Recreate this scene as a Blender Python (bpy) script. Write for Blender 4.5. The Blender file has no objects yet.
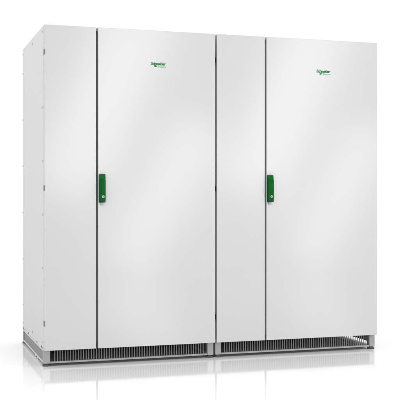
import bpy, bmesh, math, random
from mathutils import Vector, Matrix

random.seed(7)
scene = bpy.context.scene
COL = scene.collection

# ------------------------------------------------------------------ sizes (metres)
H = 1.9555           # top of the cabinets
D = 0.979            # depth
ZB = 0.0938          # underside of the bodies
Z0 = 0.0155          # underside of the base frames
T = 0.026            # thickness of the doors
REC = 0.030          # how far body and base sit behind the door faces

# ------------------------------------------------------------------ materials
def new_mat(name):
    m = bpy.data.materials.new(name)
    m.use_nodes = True
    nt = m.node_tree
    return m, nt, nt.nodes["Principled BSDF"]

def mat(name, col, rough=0.5, metal=0.0, spec=0.5, bump=0.0, bscale=900.0, var=0.0, vscale=6.0, coat=0.0, coat_rough=0.1):
    m, nt, b = new_mat(name)
    N, L = nt.nodes, nt.links
    b.inputs["Base Color"].default_value = (*col, 1)
    b.inputs["Roughness"].default_value = rough
    b.inputs["Metallic"].default_value = metal
    b.inputs["Specular IOR Level"].default_value = spec
    b.inputs["Coat Weight"].default_value = coat
    b.inputs["Coat Roughness"].default_value = coat_rough
    tc = N.new("ShaderNodeTexCoord")
    if var > 0:
        n = N.new("ShaderNodeTexNoise"); n.inputs["Scale"].default_value = vscale
        n.inputs["Detail"].default_value = 5
        L.new(tc.outputs["Object"], n.inputs["Vector"])
        r = N.new("ShaderNodeMapRange")
        r.inputs["From Min"].default_value = 0.3; r.inputs["From Max"].default_value = 0.7
        r.inputs["To Min"].default_value = 1 - var; r.inputs["To Max"].default_value = 1 + var
        L.new(n.outputs["Fac"], r.inputs["Value"])
        h = N.new("ShaderNodeHueSaturation"); h.inputs["Color"].default_value = (*col, 1)
        L.new(r.outputs["Result"], h.inputs["Value"])
        L.new(h.outputs["Color"], b.inputs["Base Color"])
        r2 = N.new("ShaderNodeMapRange")
        r2.inputs["To Min"].default_value = rough * 0.9; r2.inputs["To Max"].default_value = min(1, rough * 1.1)
        L.new(n.outputs["Fac"], r2.inputs["Value"]); L.new(r2.outputs["Result"], b.inputs["Roughness"])
    if bump > 0:
        n2 = N.new("ShaderNodeTexNoise"); n2.inputs["Scale"].default_value = bscale
        n2.inputs["Detail"].default_value = 3
        L.new(tc.outputs["Object"], n2.inputs["Vector"])
        bp = N.new("ShaderNodeBump"); bp.inputs["Strength"].default_value = bump
        bp.inputs["Distance"].default_value = 0.0004
        L.new(n2.outputs["Fac"], bp.inputs["Height"])
        L.new(bp.outputs["Normal"], b.inputs["Normal"])
    return m

PAINT = mat("white_powder_coat", (0.542, 0.542, 0.546), 0.165, spec=0.75, bump=0.02, bscale=700, var=0.006, vscale=3)
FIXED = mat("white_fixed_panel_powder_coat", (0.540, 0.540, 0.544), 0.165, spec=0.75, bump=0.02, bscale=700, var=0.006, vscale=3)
SIDE = mat("white_side_powder_coat", (0.655, 0.655, 0.659), 0.5, spec=0.4, bump=0.10, bscale=700, var=0.006, vscale=3)
STEEL = mat("galvanised_base_steel", (0.35, 0.35, 0.355), 0.5, spec=0.5, bump=0.1, bscale=300, var=0.05, vscale=30)
SLAT = mat("grey_grille_steel", (0.165, 0.165, 0.168), 0.5, spec=0.4, var=0.05, vscale=40)
WEB = mat("grey_base_plate", (0.25, 0.25, 0.255), 0.55, spec=0.4, var=0.04, vscale=30)
DARK = mat("dark_gap_shade", (0.15, 0.15, 0.152), 0.7, spec=0.3, var=0.05, vscale=20)
RUBBER = mat("black_rubber", (0.02, 0.02, 0.02), 0.6, spec=0.4, var=0.08, vscale=60)
HINGE = mat("grey_hinge_metal", (0.19, 0.19, 0.195), 0.45, metal=0.3, var=0.06, vscale=80)
HINGE_SHADE = mat("shaded_hinge_metal", (0.10, 0.10, 0.102), 0.5, spec=0.4, var=0.06, vscale=80)  # darker copy of the hinge metal for its shade in the gap
SCREW = mat("zinc_screw", (0.34, 0.34, 0.35), 0.45, metal=0.3, var=0.06, vscale=200)
GREEN = mat("green_handle_plastic", (0.0006, 0.088, 0.012), 0.45, spec=0.10, bump=0.05, bscale=900, var=0.03, vscale=40)
GREEN_LIT = mat("green_handle_lit_top", (0.001, 0.112, 0.017), 0.45, spec=0.12, bump=0.05, bscale=900, var=0.03, vscale=40)  # lighter copy of the handle green, for light on the tilted top
LOGO = mat("green_print", (0.006, 0.20, 0.035), 0.5, spec=0.3, var=0.03, vscale=60)
FOOTM = mat("grey_foot", (0.075, 0.075, 0.077), 0.5, spec=0.4, var=0.08, vscale=60)
CHROME = mat("silver_lock", (0.33, 0.33, 0.34), 0.35, metal=1.0, var=0.03, vscale=200)
ALU = mat("satin_alu", (0.42, 0.42, 0.425), 0.45, metal=0.2, var=0.04, vscale=120)

# floor: pale glossy studio floor
FLOOR = mat("glossy_white_floor", (0.87, 0.87, 0.87), 0.070, spec=0.7, var=0.004, vscale=1.5)

# ------------------------------------------------------------------ mesh helpers
def link_mesh(name, bm, material, parent=None, loc=(0, 0, 0), smooth=False):
    bmesh.ops.recalc_face_normals(bm, faces=bm.faces)
    me = bpy.data.meshes.new(name)
    bm.to_mesh(me); bm.free()
    ms = material if isinstance(material, (list, tuple)) else [material]
    for m in ms:
        me.materials.append(m)
    if smooth:
        for p in me.polygons:
            p.use_smooth = True
        me.set_sharp_from_angle(angle=math.radians(35))
    o = bpy.data.objects.new(name, me)
    COL.objects.link(o)
    o.location = loc
    if parent:
        o.parent = parent
    return o

def box(bm, x0, x1, y0, y1, z0, z1, bev=0.0, seg=2):
    r = bmesh.ops.create_cube(bm, size=1.0)
    vs = r["verts"]
    for v in vs:
        v.co = Vector(((x0 + x1) / 2 + v.co.x * (x1 - x0), (y0 + y1) / 2 + v.co.y * (y1 - y0), (z0 + z1) / 2 + v.co.z * (z1 - z0)))
    if bev > 0:
        es = list({e for v in vs for e in v.link_edges})
        bmesh.ops.bevel(bm, geom=es, offset=bev, segments=seg, affect='EDGES', profile=0.5)
    return vs

def lathe(bm, prof, seg=24, axis='Z', at=(0, 0, 0)):
    rings = []
    for r, h in prof:
        ring = []
        for i in range(seg):
            a = 2 * math.pi * i / seg
            c, s = r * math.cos(a), r * math.sin(a)
            p = (c, s, h) if axis == 'Z' else ((c, h, s) if axis == 'Y' else (h, c, s))
            ring.append(bm.verts.new(Vector(p) + Vector(at)))
        rings.append(ring)
    for a, b in zip(rings[:-1], rings[1:]):
        for i in range(seg):
            bm.faces.new((a[i], a[(i + 1) % seg], b[(i + 1) % seg], b[i]))
    bm.faces.new(rings[0]); bm.faces.new(rings[-1])

def empty(name, loc, label, cat, group):
    o = bpy.data.objects.new(name, None)
    COL.objects.link(o)
    o.empty_display_size = 0.2
    o.location = loc
    o["label"] = label; o["category"] = cat; o["group"] = group
    return o

# ------------------------------------------------------------------ the lettering on each door
def text_mesh(body, size, bold=0.0, shear=0.0, spacing=1.0):
    cu = bpy.data.curves.new("lettering_curve", 'FONT')
    cu.body = body; cu.size = size; cu.offset = bold; cu.shear = shear
    cu.space_character = spacing
    cu.extrude = 0.0003; cu.resolution_u = 4
    ob = bpy.data.objects.new("lettering_tmp", cu)
    COL.objects.link(ob)
    dg = bpy.context.evaluated_depsgraph_get()
    dg.update()
    me = bpy.data.meshes.new_from_object(ob.evaluated_get(dg))
    bpy.data.objects.remove(ob)
    return me

def fit_text(bm, body, x0, x1, z0, z1, y, **kw):
    """adds text standing on the plane y, its ink box spanning x0..x1, z0..z1"""
    me = text_mesh(body, 0.05, **kw)
    xs = [v.co.x for v in me.vertices]; ys = [v.co.y for v in me.vertices]
    ax, bx, ay, by = min(xs), max(xs), min(ys), max(ys)
    t = bmesh.new(); t.from_mesh(me)
    for v in t.verts:
        u = (v.co.x - ax) / (bx - ax); w = (v.co.y - ay) / (by - ay)
        v.co = Vector((x0 + u * (x1 - x0), y + v.co.z, z0 + w * (z1 - z0)))
    tmp = bpy.data.meshes.new("tmp"); t.to_mesh(tmp); t.free()
    bm.from_mesh(tmp)
    bpy.data.meshes.remove(tmp); bpy.data.meshes.remove(me)

def wordmark(parent, x, z, w):
    """x, z: left end and top of the wordmark"""
    h = 0.0185 * w / 0.09
    bm = bmesh.new()
    y = -0.0006
    fit_text(bm, "Schneider", x, x + w, z - h, z, y, bold=0.0016, shear=0.12, spacing=0.92)
    # the hook that links the two lines
    pts = [(0.22, -1.00), (0.36, -1.00), (0.35, -1.22), (0.42, -1.22), (0.41, -1.42), (0.31, -1.60), (0.22, -1.60), (0.215, -1.42), (0.27, -1.36), (0.27, -1.22), (0.21, -1.22)]
    lo = [bm.verts.new((x + a * w, y - 0.0003, z + b * h)) for a, b in pts]
    hi = [bm.verts.new((x + a * w, y + 0.0003, z + b * h)) for a, b in pts]
    n = len(pts)
    bm.faces.new(lo); bm.faces.new(hi[::-1])
    for i in range(n):
        bm.faces.new((lo[i], lo[(i + 1) % n], hi[(i + 1) % n], hi[i]))
    o = link_mesh("logo", bm, LOGO, parent)
    bm = bmesh.new()
    fit_text(bm, "Electric", x + 0.47 * w, x + 0.99 * w, z - 1.68 * h, z - 1.20 * h, y, spacing=1.25)
    link_mesh("lettering", bm, LOGO, parent)
    return o

# ------------------------------------------------------------------ one cabinet
SCREW_Z = (1.922, 1.793, 1.486, 1.179, 0.870, 0.563, 0.256, 0.136)
HINGE_Z = (1.800, 1.023, 0.248)

def cabinet(x_left, x_split0, x_split1, x_right, label, logo_x, logo_z, logo_w, hx0, hx1, hz0, hz1, left_side, right_side):
    """all sizes measured from the left front lower corner x_left"""
    W = x_right - x_left
    a, b = x_split0 - x_left, x_split1 - x_left
    root = empty("electrical_cabinet", (x_left, 0, 0), label, "cabinet", "white electrical cabinets standing side by side")
    S = 0.0022   # side sheet

    # carcass: inner body, with side sheets, rear panel and roof as parts of their own
    bm = bmesh.new()
    box(bm, 0.004, W - 0.004, REC + 0.004, D - 0.004, ZB + 0.002, H - 0.004)
    link_mesh("body", bm, SIDE, root)
    bm = bmesh.new()
    box(bm, 0.006, W - 0.006, REC + 0.006, D - 0.006, ZB + 0.0003, ZB + 0.0017)
    link_mesh("dark_underside", bm, RUBBER, root)  # black sheet added under the body to deepen the shade below
    bm = bmesh.new()
    box(bm, 0.0, W, REC, D, H - 0.0035, H, 0.001, 1)
    link_mesh("roof", bm, SIDE, root)
    bm = bmesh.new()
    box(bm, 0.004, W - 0.004, D - 0.0038, D, ZB + 0.002, H - 0.0045, 0.0008, 1)
    link_mesh("rear_panel", bm, SIDE, root)

    for s in (0, 1):
        bm = bmesh.new()
        x0, x1 = (0.0, 0.0038) if s == 0 else (W - 0.0038, W)
        box(bm, x0, x1, REC, D - 0.0045, ZB, H - 0.0040, 0.0012, 2)
        sp = link_mesh("side_panel", bm, SIDE, root)
        shown = left_side if s == 0 else right_side
        if shown:
            d = -1 if s == 0 else 1
            xf = 0.0 if s == 0 else W
            spots = [(REC + 0.022, z) for z in SCREW_Z if min(abs(z - h) for h in HINGE_Z) > 0.03] + [(D - 0.022, z) for z in SCREW_Z] + [(0.50, 1.922), (0.50, 0.136)]
            for (yy, zz) in spots:
                m = bmesh.new()
                lathe(m, [(0.0075, -0.001 * d), (0.0075, 0.0012 * d), (0.0055, 0.0026 * d), (0.0028, 0.0026 * d), (0.0024, 0.0012 * d)], 14, 'X')
                link_mesh("screw", m, SCREW, sp, (xf, yy, zz), True)
            # punched slots along the lower edge, shown dark
            for yy in (0.055, 0.115, 0.30, 0.68, 0.86, 0.93):
                m = bmesh.new()
                box(m, min(0, 0.0008 * d) , max(0, 0.0008 * d), -0.012, 0.012, -0.0045, 0.0045, 0.0003, 1)
                link_mesh("slot_cover", m, RUBBER, sp, (xf + 0.0002 * d, yy, ZB + 0.010))

    # fixed narrow front panel, with hinges let into its left edge
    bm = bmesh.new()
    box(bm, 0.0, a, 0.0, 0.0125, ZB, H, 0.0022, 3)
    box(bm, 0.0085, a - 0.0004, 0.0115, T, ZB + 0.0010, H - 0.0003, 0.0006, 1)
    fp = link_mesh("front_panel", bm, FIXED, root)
    for hz in HINGE_Z:
        bm = bmesh.new()
        if left_side:
            box(bm, -0.0012, 0.0050, -0.0010, T + 0.006, hz - 0.0155, hz + 0.0155, 0.001, 2)
        else:       # the neighbour hides all but the knuckle in the gap
            box(bm, -0.0040, 0.0010, 0.006, T + 0.004, hz - 0.014, hz + 0.014, 0.001, 2)
        link_mesh("hinge", bm, HINGE if left_side else HINGE_SHADE, fp)

    # door
    bm = bmesh.new()
    box(bm, b, W, 0.0, T, ZB, H, 0.0022, 3)
    door = link_mesh("door", bm, PAINT, root)

    # dark strip for the gap's shade, left short at its lighter top, and the hinge pins in the gap
    bm = bmesh.new()
    box(bm, a - 0.008, b + 0.008, T + 0.001, REC + 0.003, ZB + 0.006, H - 0.024, 0.001, 1)
    link_mesh("gap_shade_strip", bm, DARK, root)
    for pz in (H - 0.026, ZB + 0.024, ZB + 0.008):
        bm = bmesh.new()
        lathe(bm, [(0.0036, -0.005), (0.0046, -0.004), (0.0046, 0.004), (0.0036, 0.005)], 14, 'Z')
        link_mesh("hinge_pin", bm, RUBBER, root, ((a + b) / 2 - 0.001, 0.014, pz), True)

    # swing handle: sloped top cap, long grip, dark foot and a silver lever tip
    x0, x1 = hx0 - x_left, hx1 - x_left
    xc = (x0 + x1) / 2
    p = 0.026
    bm = bmesh.new()
    hh = hz1 - hz0
    zcap = hz1 - 0.030
    box(bm, x0, x1, -p, -0.0002, hz0 + 0.006, zcap, 0.0028, 3)
    # a shallow raised rib down the grip
    box(bm, x0 + 0.008, x1 - 0.005, -p - 0.0016, -p + 0.004, hz0 + 0.050, zcap - 0.012, 0.0012, 2)
    link_mesh("handle", bm, GREEN, door, smooth=True)
    bm = bmesh.new()
    vs = box(bm, x0 + 0.0004, x1 - 0.0004, -p + 0.0006, -0.0002, zcap + 0.0006, hz1, 0.0)
    for v in vs:
        if v.co.z > hz1 - 1e-4 and v.co.y < -0.01:
            v.co.y += 0.006
    bmesh.ops.bevel(bm, geom=list(bm.edges), offset=0.002, segments=2, affect='EDGES')
    link_mesh("handle_cap", bm, GREEN_LIT, door, smooth=True)
    bm = bmesh.new()
    box(bm, x0 + 0.001, x1 - 0.001, -p + 0.002, -0.0002, hz0, hz0 + 0.0055, 0.001, 2)
    link_mesh("handle_foot", bm, RUBBER, door, smooth=True)
    bm = bmesh.new()
    vs = box(bm, x0 + 0.007, x1 - 0.008, -0.016, -0.0004, hz0 - 0.016, hz0 - 0.0005, 0.0)
    for v in vs:
        if v.co.z < hz0 - 0.008:
            v.co.x = xc + (v.co.x - xc) * 0.62; v.co.y *= 0.7
    bmesh.ops.bevel(bm, geom=list(bm.edges), offset=0.0022, segments=3, affect='EDGES')
    link_mesh("lever_tip", bm, ALU, door, smooth=True)
    bm = bmesh.new()
    lathe(bm, [(0.0084, 0.0), (0.0084, -0.0022), (0.0074, -0.0036), (0.0062, -0.0036), (0.0058, -0.0026)], 24, 'Y')
    lk = link_mesh("lock", bm, CHROME, door, (xc + 0.002, -p - 0.0001, hz0 + 0.034), True)
    bm = bmesh.new()
    box(bm, xc + 0.002 - 0.0012, xc + 0.002 + 0.0012, -p - 0.0034, -p - 0.0022, hz0 + 0.034 - 0.0042, hz0 + 0.034 + 0.0042)
    link_mesh("keyhole", bm, RUBBER, door)

    wordmark(door, logo_x - x_left, logo_z, logo_w)

    # ---------------------------------------------------------------- base frame
    PW = 0.038
    yf, yb = REC, D - 0.004
    zt = ZB - 0.0005
    # four folded corner posts, each with a foot
    for (px, py) in ((0.0, yf), (W - PW, yf), (0.0, yb - PW), (W - PW, yb - PW)):
        bm = bmesh.new()
        box(bm, px, px + PW, py, py + PW, Z0, zt, 0.003, 2)
        link_mesh("post", bm, STEEL, root)
        bm = bmesh.new()
        lathe(bm, [(0.014, Z0 - 0.0005), (0.014, 0.0115), (0.0215, 0.0105), (0.0235, 0.0085), (0.0235, 0.002), (0.022, 0.0002)], 28, 'Z', (px + PW / 2, py + PW / 2, 0))
        link_mesh("foot", bm, FOOTM, root, smooth=True)

    # front and rear grille: thin upright slats between two rails
    for side in (0, 1):
        y0 = yf + 0.004 if side == 0 else yb - 0.010
        bm = bmesh.new()
        gx0, gx1 = PW, W - PW
        zr = Z0 + 0.0105
        box(bm, gx0 + 0.0005, gx1 - 0.0005, y0 - 0.003, y0 + 0.016, Z0, zr, 0.0012, 1)
        rail = link_mesh("rail", bm, STEEL, root)
        bm = bmesh.new()
        pitch = 0.0152
        n = int((gx1 - gx0 - 0.012) / pitch)
        off = (gx1 - gx0 - n * pitch) / 2
        for i in range(n + 1):
            xx = gx0 + off + i * pitch
            if i in (0, n):
                continue
            box(bm, xx - 0.0026, xx + 0.0026, y0, y0 + 0.0016, zr + 0.0002, zt - 0.002)
        box(bm, gx0 + 0.0005, gx1 - 0.0005, y0, y0 + 0.0016, zt - 0.0018, zt)
        if side == 1:   # unseen plate added behind the rear slats to keep the base interior dark
            box(bm, gx0 + 0.0005, gx1 - 0.0005, y0 + 0.004, y0 + 0.0055, zr + 0.0004, zt)
        link_mesh("base_grille", bm, SLAT, root)

    # side of the base: channel with two lips; on the far right a slot along the plate stays open
    for s in (0, 1):
        ya, yz = yf + PW, yb - PW
        bm = bmesh.new()
        def bx(o0, o1, y0, y1, z0, z1, bev=0.0):
            if s == 0:
                box(bm, o0, o1, y0, y1, z0, z1, bev, 1)
            else:
                box(bm, W - o1, W - o0, y0, y1, z0, z1, bev, 1)
        if s == 1 and right_side:      # rail widened to a tray here, added to catch light through the slot
            bx(0.0, 0.085, ya + 0.007, yz - 0.007, Z0 - 0.0060, Z0 + 0.005, 0.001)
        else:
            bx(0.0, 0.026, ya + 0.0005, yz - 0.0005, Z0, Z0 + 0.008, 0.001)
        bx(-0.0015, 0.026, ya + 0.0005, yz - 0.0005, zt - 0.0075, zt - 0.0003, 0.001)
        link_mesh("side_rail", bm, SIDE, root)  # pale instead of steel grey, painting the light along the lips
        bm = bmesh.new()
        if s == 1 and right_side:
            bx(0.006, 0.0085, ya + 0.0005, yz - 0.0005, Z0 + 0.024, zt - 0.008)
        else:
            bx(0.006, 0.0085, ya + 0.0005, yz - 0.0005, Z0 + 0.0085, zt - 0.008)
        link_mesh("side_plate", bm, WEB, root)
    if left_side:
        for yy in (0.30, 0.40):
            bm = bmesh.new()
            box(bm, 0.003, 0.020, yy - 0.016, yy + 0.016, 0.003, Z0 - 0.0005, 0.002, 2)
            link_mesh("pale_tab", bm, PAINT, root)  # small pale tab under the side rail
    return root

cabinet(0.0, 0.2995, 0.3110, 1.0265,
        "left tall white steel cabinet whose grey-hinged plain side wall is in view",
        0.6274, 1.7690, 0.0900, 0.3153, 0.3506, 0.9400, 1.1046, True, False)
cabinet(1.0380, 1.3485, 1.3595, 2.1168,
        "right tall white steel cabinet, its grille showing daylight through a slot at the far end",
        1.6941, 1.7690, 0.0950, 1.3610, 1.3981, 0.9415, 1.1069, False, True)

# ------------------------------------------------------------------ floor
bm = bmesh.new()
bmesh.ops.create_circle(bm, cap_ends=True, segments=96, radius=16)
fl = link_mesh("floor", bm, FLOOR)
fl["kind"] = "structure"

# ------------------------------------------------------------------ light: white studio tent, brighter overhead, and an added fill spot
w = bpy.data.worlds.new("World"); scene.world = w
w.use_nodes = True
nt = w.node_tree; N, L = nt.nodes, nt.links
bg = N["Background"]
tc = N.new("ShaderNodeTexCoord")
sep = N.new("ShaderNodeSeparateXYZ"); L.new(tc.outputs["Generated"], sep.inputs[0])
mr = N.new("ShaderNodeMapRange")
mr.inputs["From Min"].default_value = 0.55; mr.inputs["From Max"].default_value = 0.95
mr.inputs["To Min"].default_value = 1.02; mr.inputs["To Max"].default_value = 1.6
L.new(sep.outputs["Z"], mr.inputs["Value"]); L.new(mr.outputs["Result"], bg.inputs["Strength"])
bg.inputs["Color"].default_value = (1, 1, 1, 1)

def spot(name, loc, target, power, size_deg, blend=1.0, radius=0.35):
    l = bpy.data.lights.new(name, 'SPOT')
    l.energy = power; l.spot_size = math.radians(size_deg); l.spot_blend = blend
    l.shadow_soft_size = radius
    o = bpy.data.objects.new(name, l); COL.objects.link(o)
    o.location = loc
    o.rotation_euler = (Vector(target) - Vector(loc)).to_track_quat('-Z', 'Y').to_euler()
    return o
spot("floor_fill_spot", (0.9, -3.0, 4.6), (0.9, -2.3, 0), 360, 60, 1.0, 0.6)  # added overhead fill, lifts the floor and its bounce on the doors

# tall slanted strip softboxes standing behind the camera; the gloss paint mirrors them as soft diagonal sheens
def strip(loc, width, length, tilt, radiance):
    l = bpy.data.lights.new("strip_softbox", 'AREA')
    l.shape = 'RECTANGLE'; l.size = width; l.size_y = length
    l.energy = radiance * math.pi * width * length
    o = bpy.data.objects.new("strip_softbox", l); COL.objects.link(o)
    o.location = loc
    # faces +y (towards the doors), leaning to the right
    o.rotation_euler = (Matrix.Rotation(math.radians(90 - tilt), 4, 'Y') @ Matrix.Rotation(math.radians(90), 4, 'X')).to_euler()
    return o
for dx in (0.0, 2.42):  # second pair added to repeat the same sheen on the right cabinet
    strip((1.66 + dx, -6.0, 2.25), 0.85, 2.7, 66, 3.6)
    strip((2.38 + dx, -6.0, 1.02), 0.62, 2.05, 61, 3.4)

# ------------------------------------------------------------------ camera
cam = bpy.data.cameras.new("camera")
cam.sensor_width = 36; cam.sensor_fit = 'HORIZONTAL'
cam.lens = 945.38 / 400 * 36
cam.clip_end = 1000
co = bpy.data.objects.new("camera", cam); COL.objects.link(co)
co.location = (-0.7968, -5.3989, 0.9622)
co.rotation_euler = (math.pi / 2 - 0.0014, 0, -0.3097)
scene.camera = co

scene.render.resolution_x = 1024; scene.render.resolution_y = 1024
scene.view_settings.view_transform = 'Standard'
scene.view_settings.look = 'None'
scene.view_settings.exposure = 0; scene.view_settings.gamma = 1
